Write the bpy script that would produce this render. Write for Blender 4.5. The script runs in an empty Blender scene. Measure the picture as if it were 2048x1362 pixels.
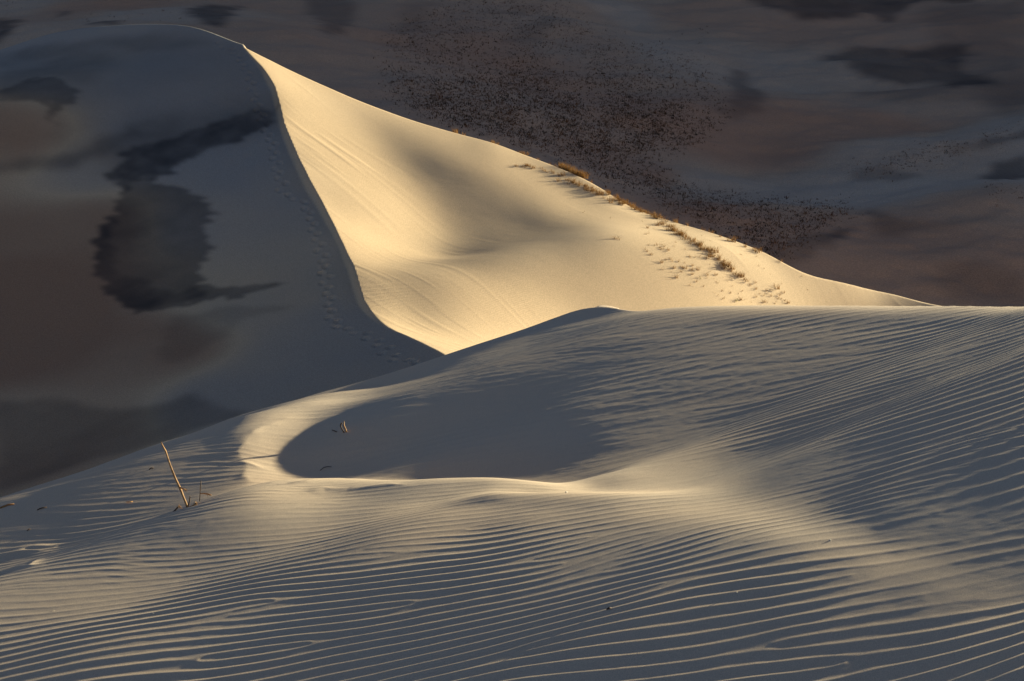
import bpy, math, random
import numpy as np

# ------------------------------------------------------------------ camera, sky, sun, exposure
FPX, CX, CY, PITCH = 2472.0, 1024.0, 681.0, math.radians(6.0)
SUN_AZ, SUN_EL = math.radians(55.0), math.radians(12.0)
S = bpy.context.scene
cam = bpy.data.cameras.new("camera"); camo = bpy.data.objects.new("camera", cam)
S.collection.objects.link(camo); S.camera = camo
cam.sensor_width = 36.0; cam.lens = 36.0 * FPX / 2048.0
cam.clip_start = 0.05; cam.clip_end = 20000.0
camo.location = (0, 0, 0); camo.rotation_euler = (math.radians(90) - PITCH, 0, 0)
W = bpy.data.worlds.new("World"); S.world = W; W.use_nodes = True
sk = W.node_tree.nodes.new("ShaderNodeTexSky"); sk.sky_type = "NISHITA"; sk.sun_disc = False
sk.air_density = 0.4; sk.dust_density = 2.0; sk.ozone_density = 0.0; sk.altitude = 2500.0   # thin clear high-altitude air
sk.sun_elevation = SUN_EL; sk.sun_rotation = SUN_AZ
W.node_tree.nodes["Background"].inputs[1].default_value = 0.05
W.node_tree.links.new(sk.outputs[0], W.node_tree.nodes["Background"].inputs[0])
LS = np.array([math.sin(SUN_AZ) * math.cos(SUN_EL), math.cos(SUN_AZ) * math.cos(SUN_EL), math.sin(SUN_EL)])
sl = bpy.data.lights.new("sun", "SUN"); sl.energy = 5.0; sl.angle = math.radians(0.5); sl.color = (1.0, 0.88, 0.60)
so = bpy.data.objects.new("sun", sl); S.collection.objects.link(so)
so.rotation_euler = (math.radians(90) - SUN_EL, 0, -SUN_AZ + math.pi); so.location = (60, 40, 40)
# lamp's -Z must point from the sun to the scene
import mathutils
so.rotation_euler = mathutils.Vector((-LS[0], -LS[1], -LS[2])).to_track_quat("-Z", "Y").to_euler()
S.view_settings.view_transform = "Standard"; S.view_settings.look = "None"; S.view_settings.gamma = 1
S.view_settings.exposure = 1.58

# ------------------------------------------------------------------ numeric helpers
rng = np.random.RandomState(7)
cp, sp = math.cos(PITCH), math.sin(PITCH)


def aq(px, py):
    """pixel of the photograph (2048 wide) -> (X/Y, Z/Y) of its ray"""
    dx = np.asarray(px, float) - CX; dv = CY - np.asarray(py, float)
    dy = FPX * cp + dv * sp; dz = -FPX * sp + dv * cp
    return dx / dy, dz / dy


def bsp(u, n):
    """uniform cubic B-spline value and derivative matrices; u in knot units, clamped to [0, n-3]"""
    u = np.clip(np.atleast_1d(np.asarray(u, float)), 0, n - 3 - 1e-9)
    k = np.floor(u).astype(int); t = u - k
    Bv = np.zeros((len(u), n)); Dv = np.zeros((len(u), n)); r = np.arange(len(u))
    w = [(1 - t) ** 3 / 6, (3 * t ** 3 - 6 * t ** 2 + 4) / 6, (-3 * t ** 3 + 3 * t ** 2 + 3 * t + 1) / 6, t ** 3 / 6]
    d = [-(1 - t) ** 2 / 2, (9 * t ** 2 - 12 * t) / 6, (-9 * t ** 2 + 6 * t + 3) / 6, t ** 2 / 2]
    for i in range(4):
        Bv[r, k + i] += w[i]; Dv[r, k + i] += d[i]
    return Bv, Dv


def local(u,n):
    u=np.clip(np.atleast_1d(np.asarray(u,float)),0,n-3-1e-9); k=np.floor(u).astype(int); t=u-k
    w=np.stack([(1-t)**3/6,(3*t**3-6*t**2+4)/6,(-3*t**3+3*t**2+3*t+1)/6,t**3/6],1)
    d=np.stack([-(1-t)**2/2,(9*t**2-12*t)/6,(-9*t**2+6*t+3)/6,t**2/2],1)
    return k,w,d


class Surf:
    """Z/Y as a tensor spline over (X/Y, ln Y): terrain that keeps its detail per distance"""
    def __init__(s, a0, a1, y0, y1, na, nb):
        s.a0, s.a1, s.b0, s.b1, s.na, s.nb = a0, a1, math.log(y0), math.log(y1), na, nb
        s.ha = (a1 - a0) / (na - 3); s.hb = (s.b1 - s.b0) / (nb - 3)

    def mats(s, a, Y):
        A, dA = bsp((np.asarray(a) - s.a0) / s.ha, s.na); B, dB = bsp((np.log(Y) - s.b0) / s.hb, s.nb)
        return A, dA / s.ha, B, dB / s.hb

    def loc(s,a,Y):
        ka,wa,da=local((a-s.a0)/s.ha,s.na); kb,wb,db=local((np.log(Y)-s.b0)/s.hb,s.nb)
        idx=((ka[:,None]+np.arange(4))[:,:,None]*s.nb+(kb[:,None]+np.arange(4))[:,None,:]).reshape(len(ka),16)
        o=lambda u,v:(u[:,:,None]*v[:,None,:]).reshape(len(ka),16)
        return idx,o(wa,wb),o(da,wb)/s.ha,o(wa,db)/s.hb
    def hit(s,a,q):
        n=500; bs=np.linspace(s.b0,s.b1,n); A,_=bsp((np.asarray(a)-s.a0)/s.ha,s.na); B,_=bsp((bs-s.b0)/s.hb,s.nb)
        qq=A@s.C@B.T; h=qq>=np.asarray(q)[:,None]
        i=np.where(h.any(1),h.argmax(1),qq.argmax(1)); return np.exp(bs[i]),h.any(1)
    def dense(s,shade,inside,step=30,aspect=1.6):
        S0=np.array([p[:3] for p in shade],float); P=np.stack([S0[:,0],S0[:,1]*aspect],1)
        D=np.sqrt(((P[:,None]-P[None])**2).sum(-1)+25**2); K=np.block([[D+np.eye(len(P))*-6,np.ones((len(P),1))],[np.ones((1,len(P))),np.zeros((1,1))]])
        c=np.linalg.solve(K,np.r_[S0[:,2],0]); out=[]
        for px in np.arange(-20,2090,step):
            for py in np.arange(10,1400,step):
                if inside(px,py):
                    d=np.sqrt((P[:,0]-px)**2+(P[:,1]-py*aspect)**2+25**2)
                    out.append((px,py,float(np.clip(d@c[:-1]+c[-1],S0[:,2].min(),S0[:,2].max())),step/36.))
        return out
    def solve(s,A,b):
        nb=s.nb; na=s.na; L={}; 
        for j in range(na):
            for i in range(j,min(j+4,na)):
                M=A[i*nb:(i+1)*nb,j*nb:(j+1)*nb].copy()
                for k in range(max(0,i-3),j): 
                    if (i,k) in L and (j,k) in L: M-=L[i,k]@L[j,k].T
                if i==j: L[j,j]=np.linalg.cholesky(M); inv=np.linalg.inv(L[j,j])
                else: L[i,j]=M@inv.T
            L['i',j]=inv
        y=np.zeros_like(b)
        for i in range(na):
            r=b[i*nb:(i+1)*nb].copy()
            for k in range(max(0,i-3),i): r-=L[i,k]@y[k*nb:(k+1)*nb]
            y[i*nb:(i+1)*nb]=L['i',i]@r
        x=np.zeros_like(b)
        for i in range(na-1,-1,-1):
            r=y[i*nb:(i+1)*nb].copy()
            for k in range(i+1,min(i+4,na)): r-=L[k,i].T@x[k*nb:(k+1)*nb]
            x[i*nb:(i+1)*nb]=L['i',i].T@r
        return x
    def fit(s,pos,shade,reg=.002,wsh=.03,rounds=6,verbose=False):
        na,nb=s.na,s.nb; N=na*nb
        P=np.array([list(p)+[1.]*(4-len(p)) for p in pos],float); pa,pq=aq(P[:,0],P[:,1]); w=P[:,3]*30
        idx,B,_,_=s.loc(pa,P[:,2]); A0=np.zeros((N,N)); b0=np.zeros(N)
        def add(A,b,idx,R,t):
            for k in range(len(idx)): A[np.ix_(idx[k],idx[k])]+=np.outer(R[k],R[k]); b[idx[k]]+=R[k]*t[k]
        add(A0,b0,idx,B*w[:,None],pq*w)
        D2=lambda n:np.diff(np.eye(n),2,axis=0); D1=lambda n:np.diff(np.eye(n),1,axis=0)
        ra=reg/s.ha**1.5*s.hb**.5*30; rb=reg/s.hb**1.5*s.ha**.5*30
        for Da,Db,ww in((D2(na),np.eye(nb),ra),(np.eye(na),D2(nb),rb),(D1(na),D1(nb),math.sqrt(2*ra*rb))):
            A0+=ww*ww*np.kron(Da.T@Da,Db.T@Db)
        A0[np.diag_indices(N)]+=1e-7
        s.C=s.solve(A0,b0).reshape(na,nb)
        if shade:
            Q=np.array([list(p)+[1.]*(4-len(p)) for p in shade],float); sa,sq=aq(Q[:,0],Q[:,1]); Y=None
            for it in range(rounds):
                Yn,vis=s.hit(sa,sq); Y=Yn if Y is None else np.exp(.5*np.log(Y)+.5*np.log(Yn))
                idx,B,DA,DB=s.loc(sa,Y); c=s.C.ravel()[idx]; q=(B*c).sum(1);qa=(DA*c).sum(1);qb=(DB*c).sum(1)
                zx=qa; zy=q-sa*qa+qb; nn=np.sqrt(1+zx**2+zy**2)
                R=-LS[0]*DA-LS[1]*(B-sa[:,None]*DA+DB); t=Q[:,2]*nn-LS[2]
                if verbose: print(it,'rms shade',np.sqrt(((( -LS[0]*zx-LS[1]*zy+LS[2])/nn-Q[:,2])**2).mean()),'vis',vis.mean())
                ww=Q[:,3]*wsh*30; A=A0.copy(); b=b0.copy(); add(A,b,idx,R*ww[:,None],t*ww)
                # visible points should lie on their own ray
                C=s.solve(A,b).reshape(na,nb); s.C=.5*s.C+.5*C if it else C
        return s

    def falloff(s, Z, av, bv, ridge, kap, crease=None, lip=0.02):
        """past the ridge line (pixel x, distance) the ground drops away in a curve"""
        cx = np.array([aq(c[0], c[1])[0] for c in ridge]); Yc = np.interp(av, cx, [c[2] for c in ridge])
        cr = np.interp(av, cx, [c[3] for c in ridge]) if crease else 0 * av
        ker = np.hanning(41); ker /= ker.sum(); Yc = np.convolve(np.pad(Yc, 20, mode="edge"), ker, "valid")
        Ac, dA, Bc, dB = s.mats(av, Yc)
        qc = np.einsum('ki,ij,kj->k', Ac, s.C, Bc); qb = np.einsum('ki,ij,kj->k', Ac, s.C, dB)
        Y = np.exp(bv)[:, None]; d = np.maximum(Y - Yc, 0); g = np.minimum(qc + qb - cr * (lip < .03), qc + lip)
        return np.where(Y > Yc, qc * Yc + g * d - kap * d ** 2, Z)

    def grid(s, av, bv):
        A, _, B, _ = s.mats(av, np.exp(bv[:1].repeat(len(av)))); B, _ = bsp((bv - s.b0) / s.hb, s.nb)
        return (A @ s.C @ B.T).T          # rows = b, cols = a


def hashn(ix, iy, seed):
    h = (ix.astype(np.int64) * 374761393 + iy.astype(np.int64) * 668265263 + seed * 974634777) & 0xffffffff
    h = ((h ^ (h >> 13)) * 1274126177) & 0xffffffff
    return ((h ^ (h >> 16)) & 0xffff) / 32767.5 - 1.0


def vnoise(x, y, seed=0):
    ix = np.floor(x); iy = np.floor(y); fx = x - ix; fy = y - iy
    fx = fx * fx * fx * (fx * (fx * 6 - 15) + 10); fy = fy * fy * fy * (fy * (fy * 6 - 15) + 10)
    a = hashn(ix, iy, seed); b = hashn(ix + 1, iy, seed); c = hashn(ix, iy + 1, seed); d = hashn(ix + 1, iy + 1, seed)
    return (a + (b - a) * fx) * (1 - fy) + (c + (d - c) * fx) * fy


def fbm(x, y, seed=0, o=4, g=0.5):
    r = 0; k = 1.0; f = 1.0
    for i in range(o):
        r = r + k * vnoise(x * f + i * 17.3, y * f - i * 9.1, seed + i); k *= g; f *= 2.03
    return r


def sstep(x, lo, hi):
    t = np.clip((x - lo) / (hi - lo), 0, 1); return t * t * (3 - 2 * t)


def smin(a, b, k):
    h = np.clip(0.5 + 0.5 * (b - a) / k, 0, 1)
    return b * (1 - h) + a * h - k * h * (1 - h)


def splat(av, bv, samples, power=2.5, ka=1.0, kb=1.0, eps=0.012):
    """Shepard interpolation of scattered (a, lnY, value) samples onto a grid (coarse then bilinear)"""
    ga = np.linspace(av[0], av[-1], 220); gb = np.linspace(bv[0], bv[-1], 220)
    GA, GB = np.meshgrid(ga, gb); num = 0; den = 0
    for a, b, v in samples:
        w = 1.0 / (((GA - a) * ka) ** 2 + ((GB - b) * kb) ** 2 + eps ** 2) ** power
        num = num + w * v; den = den + w
    G = num / den
    def lin(g, x):
        t = (x - g[0]) / (g[1] - g[0]); i = np.clip(np.floor(t).astype(int), 0, len(g) - 2); f = np.clip(t - i, 0, 1)
        return i, f
    i, f = lin(gb, bv); R = G[i] * (1 - f)[:, None] + G[i + 1] * f[:, None]
    i, f = lin(ga, av); return R[:, i] * (1 - f) + R[:, i + 1] * f


def grid_mesh(name, X, Y, Z, mat, attrs=None):
    nr, nc = X.shape
    co = np.stack([X, Y, Z], -1).reshape(-1, 3).astype(np.float32)
    i = np.arange(nr * nc, dtype=np.int32).reshape(nr, nc)
    f = np.stack([i[:-1, :-1], i[:-1, 1:], i[1:, 1:], i[1:, :-1]], -1).reshape(-1, 4)
    me = bpy.data.meshes.new(name); me.vertices.add(len(co)); me.vertices.foreach_set("co", co.ravel())
    me.loops.add(f.size); me.loops.foreach_set("vertex_index", f.ravel())
    me.polygons.add(len(f)); me.polygons.foreach_set("loop_start", np.arange(0, f.size, 4, dtype=np.int32))
    me.polygons.foreach_set("use_smooth", np.ones(len(f), bool))
    for k, v in (attrs or {}).items():
        at = me.attributes.new(k, "FLOAT", "POINT"); at.data.foreach_set("value", v.ravel().astype(np.float32))
    me.update(); me.materials.append(mat)
    o = bpy.data.objects.new(name, me); S.collection.objects.link(o); o["kind"] = "structure"
    return o


# ------------------------------------------------------------------ materials
def N(nt, t, **kw):
    n = nt.nodes.new(t)
    for k, v in kw.items(): setattr(n, k, v)
    return n


def sand_material(name, grey, base, alt, dark, grain=220.0, grain_bump=0.0006, ripple=None, patch=0.8):
    """pale sand, slow drift between two sand colours, dark mineral sand where the 'stain' attribute says so"""
    m = bpy.data.materials.new(name); m.use_nodes = True; nt = m.node_tree
    bs = nt.nodes["Principled BSDF"]; bs.inputs["Roughness"].default_value = 0.95; bs.inputs["Specular IOR Level"].default_value = 0.12
    L = nt.links.new
    geo = N(nt, "ShaderNodeTexCoord")
    n1 = N(nt, "ShaderNodeTexNoise"); n1.inputs["Scale"].default_value = patch; n1.inputs["Detail"].default_value = 4
    L(geo.outputs["Object"], n1.inputs["Vector"])
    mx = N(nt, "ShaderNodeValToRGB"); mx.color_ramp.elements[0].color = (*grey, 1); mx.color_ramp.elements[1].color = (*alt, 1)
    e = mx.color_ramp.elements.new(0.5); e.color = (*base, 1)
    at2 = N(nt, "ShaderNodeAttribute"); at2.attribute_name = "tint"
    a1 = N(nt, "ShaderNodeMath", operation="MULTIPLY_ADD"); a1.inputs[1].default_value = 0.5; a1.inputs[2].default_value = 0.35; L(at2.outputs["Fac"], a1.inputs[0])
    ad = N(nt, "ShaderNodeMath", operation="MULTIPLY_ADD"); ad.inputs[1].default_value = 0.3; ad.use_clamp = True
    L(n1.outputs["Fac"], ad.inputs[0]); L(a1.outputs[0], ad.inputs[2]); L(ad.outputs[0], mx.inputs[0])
    # grain speckle
    n2 = N(nt, "ShaderNodeTexNoise"); n2.inputs["Scale"].default_value = grain; n2.inputs["Detail"].default_value = 2
    L(geo.outputs["Object"], n2.inputs["Vector"])
    mr = N(nt, "ShaderNodeMapRange"); mr.inputs[1].default_value = 0.3; mr.inputs[2].default_value = 0.7; mr.inputs[3].default_value = 0.80; mr.inputs[4].default_value = 1.20
    L(n2.outputs["Fac"], mr.inputs[0])
    mg = N(nt, "ShaderNodeMix", data_type="RGBA", blend_type="MULTIPLY"); mg.inputs[0].default_value = 1
    L(mx.outputs[0], mg.inputs[6]); L(mr.outputs[0], mg.inputs[7])
    at = N(nt, "ShaderNodeAttribute"); at.attribute_name = "stain"
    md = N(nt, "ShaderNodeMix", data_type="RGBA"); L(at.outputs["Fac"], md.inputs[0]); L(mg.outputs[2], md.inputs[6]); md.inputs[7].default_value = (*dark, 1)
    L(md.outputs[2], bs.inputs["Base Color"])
    bp = N(nt, "ShaderNodeBump"); bp.inputs["Strength"].default_value = 1.0; bp.inputs["Distance"].default_value = grain_bump
    L(n2.outputs["Fac"], bp.inputs["Height"])
    last = bp
    if ripple:
        lam, amp, ang = ripple
        mp = N(nt, "ShaderNodeMapping"); mp.inputs["Rotation"].default_value = (0, 0, ang); L(geo.outputs["Object"], mp.inputs["Vector"])
        wv = N(nt, "ShaderNodeTexWave", wave_type="BANDS", bands_direction="X"); wv.inputs["Scale"].default_value = 0.314 / lam
        wv.inputs["Distortion"].default_value = 3.0; wv.inputs["Detail"].default_value = 2; wv.inputs["Detail Scale"].default_value = 1.2
        L(mp.outputs[0], wv.inputs["Vector"])
        ra = N(nt, "ShaderNodeAttribute"); ra.attribute_name = "rip"
        mu = N(nt, "ShaderNodeMath", operation="MULTIPLY"); L(wv.outputs["Fac"], mu.inputs[0]); L(ra.outputs["Fac"], mu.inputs[1])
        b2 = N(nt, "ShaderNodeBump"); b2.inputs["Distance"].default_value = amp; L(mu.outputs[0], b2.inputs["Height"]); L(bp.outputs[0], b2.inputs["Normal"])
        last = b2
    L(last.outputs[0], bs.inputs["Normal"])
    return m


DARK = (0.022, 0.025, 0.032)
m_near = sand_material("pale_near_sand", (0.57, 0.50, 0.40), (0.61, 0.495, 0.365), (0.62, 0.475, 0.335), DARK, 260.0, 0.0010)
m_mid = sand_material("pale_dune_sand", (0.33, 0.315, 0.285), (0.57, 0.435, 0.28), (0.36, 0.22, 0.135), DARK, 18.0, 0.004, ripple=(0.17, 0.02, 1.2), patch=0.05)  # grey and brown darkened to deepen the shaded flank
m_far = sand_material("distant_dune_sand", (0.49, 0.415, 0.33), (0.46, 0.335, 0.235), (0.44, 0.265, 0.17), DARK, 6.0, 0.02, patch=0.02)

# ------------------------------------------------------------------ NEAR DUNE
near = Surf(-0.70, 0.75, 2.3, 22.0, 60, 76)
# skyline of the near ground, (px, py, distance, crease)
CR = [(-700, 1250, 9.0, 0), (-300, 1105, 10.2, 0), (0, 995, 10.2, 0), (80, 969, 10.6, 0), (160, 944, 11.0, 0), (240, 915, 11.45, 0), (324, 885, 11.95, 0), (440, 845, 12.85, 0), (559, 810, 14.2, 0), (661, 780, 15.5, 0), (740, 766, 16.8, 0.0), (800, 755, 17.3, .05), (826, 749, 16.6, .2), (900, 716, 15.6, .35), (1000, 677, 15.3, .4),
      (1100, 640, 15.4, .4), (1190, 613, 15.0, .42), (1235, 617, 14.6, .42), (1270, 622, 14.3, .42), (1330, 617, 13.9, .42), (1400, 613, 13.85, .42), (1600, 611, 13.1, .42), (1800, 612, 12.6, .42), (2048, 613, 12.0, .42), (2400, 614, 11.2, .42), (3000, 616, 10.0, .42)]
NP = [c[:3] + ((5.0,) if c[0] > 800 else (2.0,)) for c in CR]
NP += [(1500, 611, 13.45, 5), (1700, 611, 12.85, 5), (1925, 612, 12.3, 5), (2200, 613, 11.65, 5)]
NP += [(c[0], c[1] + 7, c[2] * .95, .5) for c in CR if c[0] < 450] + [(c[0], c[1] + 24, c[2] * .87, .1) for c in CR if c[0] < 300]
NP += [(570, 962, 8.3), (700, 968, 8.0), (850, 975, 7.7), (1000, 980, 7.4), (1160, 986, 7.0), (1300, 996, 6.6, .4), (1450, 1015, 6.2, .15), (1570, 1045, 5.7, .15), (1700, 1090, 5.2, .15),
      (1870, 1145, 4.7, .15), (2048, 1205, 4.3, .15), (2400, 1330, 3.7, .3)]
NP += [(600, 955, 9.0, .4), (700, 962, 8.8, .7), (850, 973, 8.6, .7), (1000, 979, 8.2, .7), (1160, 983, 7.8, .7), (1300, 986, 7.3, .4), (850, 967, 9.3, .4), (1000, 972, 9.0, .4), (1160, 972, 8.6, .4), (700, 950, 9.8, .4)]
W1 = .04
NP += [(0, 1362, 5.4, W1), (500, 1362, 4.9, W1), (1024, 1362, 4.4, .3), (1536, 1362, 3.9, W1), (2048, 1362, 3.5, .2),
      (0, 1900, 3.7, W1), (1024, 1900, 3.0, W1), (2048, 1900, 2.4, W1), (-500, 1362, 5.8, W1), (2600, 1420, 3.3, W1),
      (1450, 960, 8.0, W1), (1700, 1020, 6.8, W1), (2048, 1130, 5.6, W1), (2048, 1000, 7.0, W1), (2048, 800, 9.0, W1),
      (1600, 850, 9.6, W1), (1300, 800, 11.2, W1), (1000, 850, 11.8, W1), (2500, 900, 6.8, W1),
      (700, 850, 12.0, W1), (560, 900, 10.6, W1), (480, 950, 8.9, W1), (372, 1015, 7.8, W1), (0, 1150, 6.9, W1), (250, 1080, 7.2, W1)]


def in_near(px, py):
    return py > np.interp(px, [c[0] for c in CR], [c[1] for c in CR]) + 14


NSH = [(470, 905, .03), (440, 920, .01), (455, 965, .03), (490, 885, .08), (400, 990, .015), (0, 1040, 0), (50, 1020, 0),
       (1800, 1170, .02), (1600, 1115, .028), (1500, 1095, .03), (1400, 1085, .032), (1640, 1035, 0.02), (1540, 985, 0.02), (1500, 960, .025), (1750, 1065, 0.008), (1850, 1200, .02), (1950, 1260, .015), (1300, 1070, .035), (300, 1220, .05), (150, 1250, .045), (350, 1170, .045), (700, 1100, .03), (600, 1150, .028), (850, 1120, .028),
       (100, 985, -0.01), (250, 932, 0), (380, 885, .015), (500, 848, 0.01), (30, 1012, -0.01), (300, 915, 0), (760, 795, 0), (720, 815, 0), (850, 772, 0), (950, 735, .004), (1500, 628, 0.025), (1700, 628, 0.025), (1900, 628, 0.022), (1300, 640, .025), (1600, 628, 0.025), (2030, 628, 0.022), (1400, 630, .03), (1900, 1080, 0.01), (2040, 1160, 0.012),
       (600, 1060, 0.078), (300, 1130, 0.055), (100, 1300, 0.022), (500, 1300, 0.018), (1000, 1150, 0.022), (1000, 1300, 0.01), (1400, 1150, 0.024), (1400, 1300, 0.01), (1800, 1300, 0.008), (2000, 1330, 0.004), (1700, 1180, 0.03), (1900, 1230, 0.014),
       (1200, 1060, 0.053), (800, 1080, 0.063), (800, 1010, 0.1), (900, 995, 0.13), (700, 1000, 0.11), (650, 985, 0.2), (1000, 1005, 0.09), (1100, 1010, 0.09), (1200, 1020, 0.08), (700, 1040, 0.06), (1000, 1040, 0.045),
       (1300, 1003, 0.2), (1400, 1020, 0.2), (1500, 1038, 0.19), (1600, 1062, 0.16), (1680, 1087, 0.13), (1780, 1124, 0.09), (1900, 1168, 0.035), (2020, 1200, 0.03),
       (1300, 1040, 0.08), (1400, 1055, 0.06), (1500, 1075, 0.05), (1600, 1100, 0.04), (1700, 1130, 0.03), (1600, 1020, 0.05), (1700, 1055, 0.03), (1800, 1090, 0.02), (1950, 1140, 0.012),
       (1230, 968, 0.15), (1330, 955, 0.12), (1390, 935, 0.07), (1430, 985, 0.14), (1500, 1000, 0.06), (1560, 1000, 0.03), (1290, 930, 0.05), (1470, 940, 0.03),
       (200, 1000, 0), (100, 1060, 0), (350, 930, 0.012), (450, 870, 0), (420, 950, 0.01), (250, 1000, 0.008), (330, 1080, 0.015), (100, 1180, 0.07), (0, 1200, 0.07), (200, 1200, 0.078), (450, 1060, 0.03), (200, 1100, 0.015), (0, 1110, 0.02),
       (520, 860, 0.14), (520, 905, 0.17), (540, 940, 0.25), (500, 960, 0.15), (570, 950, 0.25), (600, 850, 0.22), (600, 815, 0.14), (680, 810, 0.25), (700, 785, 0.22), (760, 765, 0.2), (560, 890, 0.24), (600, 960, 0.2),
       (620, 880, -0.02), (650, 850, -0.02), (700, 820, -0.01), (590, 920, -0.01), (700, 860, -0.005), (800, 800, 0.008), (800, 830, 0.004), (900, 780, 0.01), (1000, 720, 0.02), (1100, 670, 0.014), (1190, 640, 0.016), (640, 930, -0.03), (800, 920, 0), (1000, 900, -0.004), (1100, 930, -0.02), (900, 940, -0.02), (700, 935, -0.02),
       (1200, 850, 0.008), (1650, 960, 0.012), (1800, 1020, 0.01), (2000, 1100, 0.01), (1200, 920, 0),
       (1300, 700, 0.014), (1300, 800, 0.008), (1500, 650, 0.022), (1500, 750, 0.014), (1500, 850, 0.01), (1700, 700, 0.016), (1700, 850, 0.008), (1900, 650, 0.018), (1900, 750, 0.01), (1850, 960, .004), (1500, 920, .02), (1900, 1000, 0.008), (1900, 900, 0.004), (2030, 800, 0.008), (2030, 650, 0.012), (2030, 950, 0)]
NSH = [(x, y, v * (1.0 if x < 800 and y < 955 else .8) if v > .12 else (v * .9 if v > .05 else v)) for x, y, v in NSH]
near.fit(NP, near.dense(NSH, in_near, 21), reg=0.0015, wsh=0.03)




def near_base(av, bv):
    Q = near.grid(av, bv); Y = np.exp(bv)[:, None] * np.ones(len(av))
    lip = -0.01 + 0.07 * sstep(av, 0.064, 0.072) * (1 - sstep(av, 0.075, 0.102))   # sunlit lip behind the summit
    Z = near.falloff(Q * Y, av, bv, CR, 0.045, True, lip)
    return Q, Y, np.maximum(Z, -14.5)


def near_pix(px, py):
    a, q = aq([px], [py]); Y = near.hit(a, q)[0][0]
    return float(a[0]), float(Y)


NR, NC = 1900, 900
av = np.concatenate([np.linspace(-1.7, -0.66, 70), np.linspace(-0.65, 0.68, NC), np.linspace(0.69, 1.8, 70)]); bv = np.linspace(math.log(2.6), math.log(30.0), NR)
Q, Yg, Zb = near_base(av, bv); Xg = av[None, :] * Yg


def field(samples, **kw):
    out = []
    for px, py, v in samples:
        a, Y = near_pix(px, py); out.append((a, math.log(Y), v))
    return splat(av, bv, out, **kw)


# amplitude of the three ripple families over the ground
amp_near = field([(0, 1362, 1), (0, 1250, .8), (300, 1250, .9), (500, 1200, .9), (700, 1150, .9), (1000, 1100, 1), (1024, 1362, 1), (2048, 1362, 1), (1500, 1200, 1), (2000, 1260, 1), (1250, 1030, .7),
                  (1500, 1060, .8), (1700, 1120, .9), (600, 1040, .12), (800, 1010, .22), (900, 1000, .3), (400, 1080, .12), (200, 1160, .25), (0, 1200, .2), (480, 1130, .5), (700, 1060, .5), (1100, 1000, .3), (1400, 1020, .3), (1620, 1060, .4),
                  (0, 1100, 0), (200, 1050, 0), (400, 980, 0), (520, 920, 0), (650, 850, 0), (800, 900, 0), (1100, 940, 0), (1400, 960, .0), (1700, 1020, .25), (1800, 1040, .05), (1900, 1120, .35), (2040, 1150, .15), (1500, 850, 0), (1900, 800, 0),
                  (1650, 1000, .15), (1550, 950, 0), (1950, 1050, 0)], eps=.02)
amp_right = field([(1500, 640, 1), (1700, 640, 1), (2000, 640, 1), (1500, 750, 1), (2000, 800, 1), (2000, 950, 1), (1700, 850, 1), (1800, 930, .9), (1500, 850, .7), (1350, 700, .7), (1400, 620, .6), (1250, 700, .3), (1190, 640, .15), (1100, 760, .35), (1200, 800, .45),
                   (1000, 850, .4), (900, 800, .15), (900, 900, .9), (800, 900, .8), (700, 900, .6), (700, 850, .5), (1000, 930, .7), (1300, 900, .5), (1450, 880, .6), (1450, 930, .1), (1550, 945, .05), (1700, 960, .3), (1750, 1000, .05), (1900, 1010, .3), (2048, 1040, .3), (1900, 1060, 0), (2040, 1090, 0), (1200, 950, .1), (1000, 950, .1),
                   (600, 900, 0), (1000, 1020, 0), (1500, 1100, 0), (1000, 1250, 0), (500, 1200, 0), (300, 1000, 0), (1400, 980, 0)], eps=.02)
amp_left = field([(450, 900, .9), (400, 950, 1), (470, 960, 1), (300, 1000, .8), (200, 1040, .9), (100, 1060, .6), (150, 970, .5), (300, 920, .5), (0, 1020, .5), (0, 1090, .5), (400, 860, .3), (500, 880, .8), (520, 850, .6), (600, 830, .2), (540, 940, .5), (620, 950, .3),
                  (500, 1000, .9), (400, 1040, .6), (600, 1010, .5), (300, 1090, .35), (100, 1150, .3), (500, 1050, .35), (700, 990, .3), (800, 1000, .1),
                  (800, 900, 0), (700, 830, .03), (1100, 900, 0), (1000, 1020, 0), (1500, 1100, 0), (1000, 1250, 0), (500, 1200, 0), (0, 1300, 0), (1500, 800, 0), (2000, 900, 0)], eps=.02)

NDIS = [(730, 1100), (785, 1112), (935, 1060), (1065, 1037), (1075, 1120), (820, 1210), (1040, 1305), (1130, 1128), (1215, 1142), (1310, 1074), (1240, 1115), (1330, 1168), (1490, 1083), (1710, 1150), (1960, 1195), (1690, 1325),
        (460, 1235), (545, 1205), (400, 1322), (620, 1290), (1545, 1290), (1180, 1075)]
X, Y = Xg, Yg


def vortices(pts, seed):
    r = random.Random(seed); ph = 0
    for i, (px, py) in enumerate(pts):
        a, yy = near_pix(px, py); sg = 1 if i % 2 == 0 else -1
        ph = ph + sg * np.arctan2(Y - yy, X - a * yy)
    return ph


def core_fade(pts, r=0.10):
    f = 1.0
    for px, py in pts:
        a, yy = near_pix(px, py); f = f * (1 - .6 * np.exp(-((X - a * yy) / (1.8 * r)) ** 2 - ((Y - yy) / r) ** 2))
    return f


def ripple(phase, skew=0.45, sharp=0.16):
    """long gentle near face, short far face, narrow crest"""
    p = phase + skew * np.sin(phase)
    return 0.5 * np.cos(p) + sharp * 0.5 * np.cos(2 * p)


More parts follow.
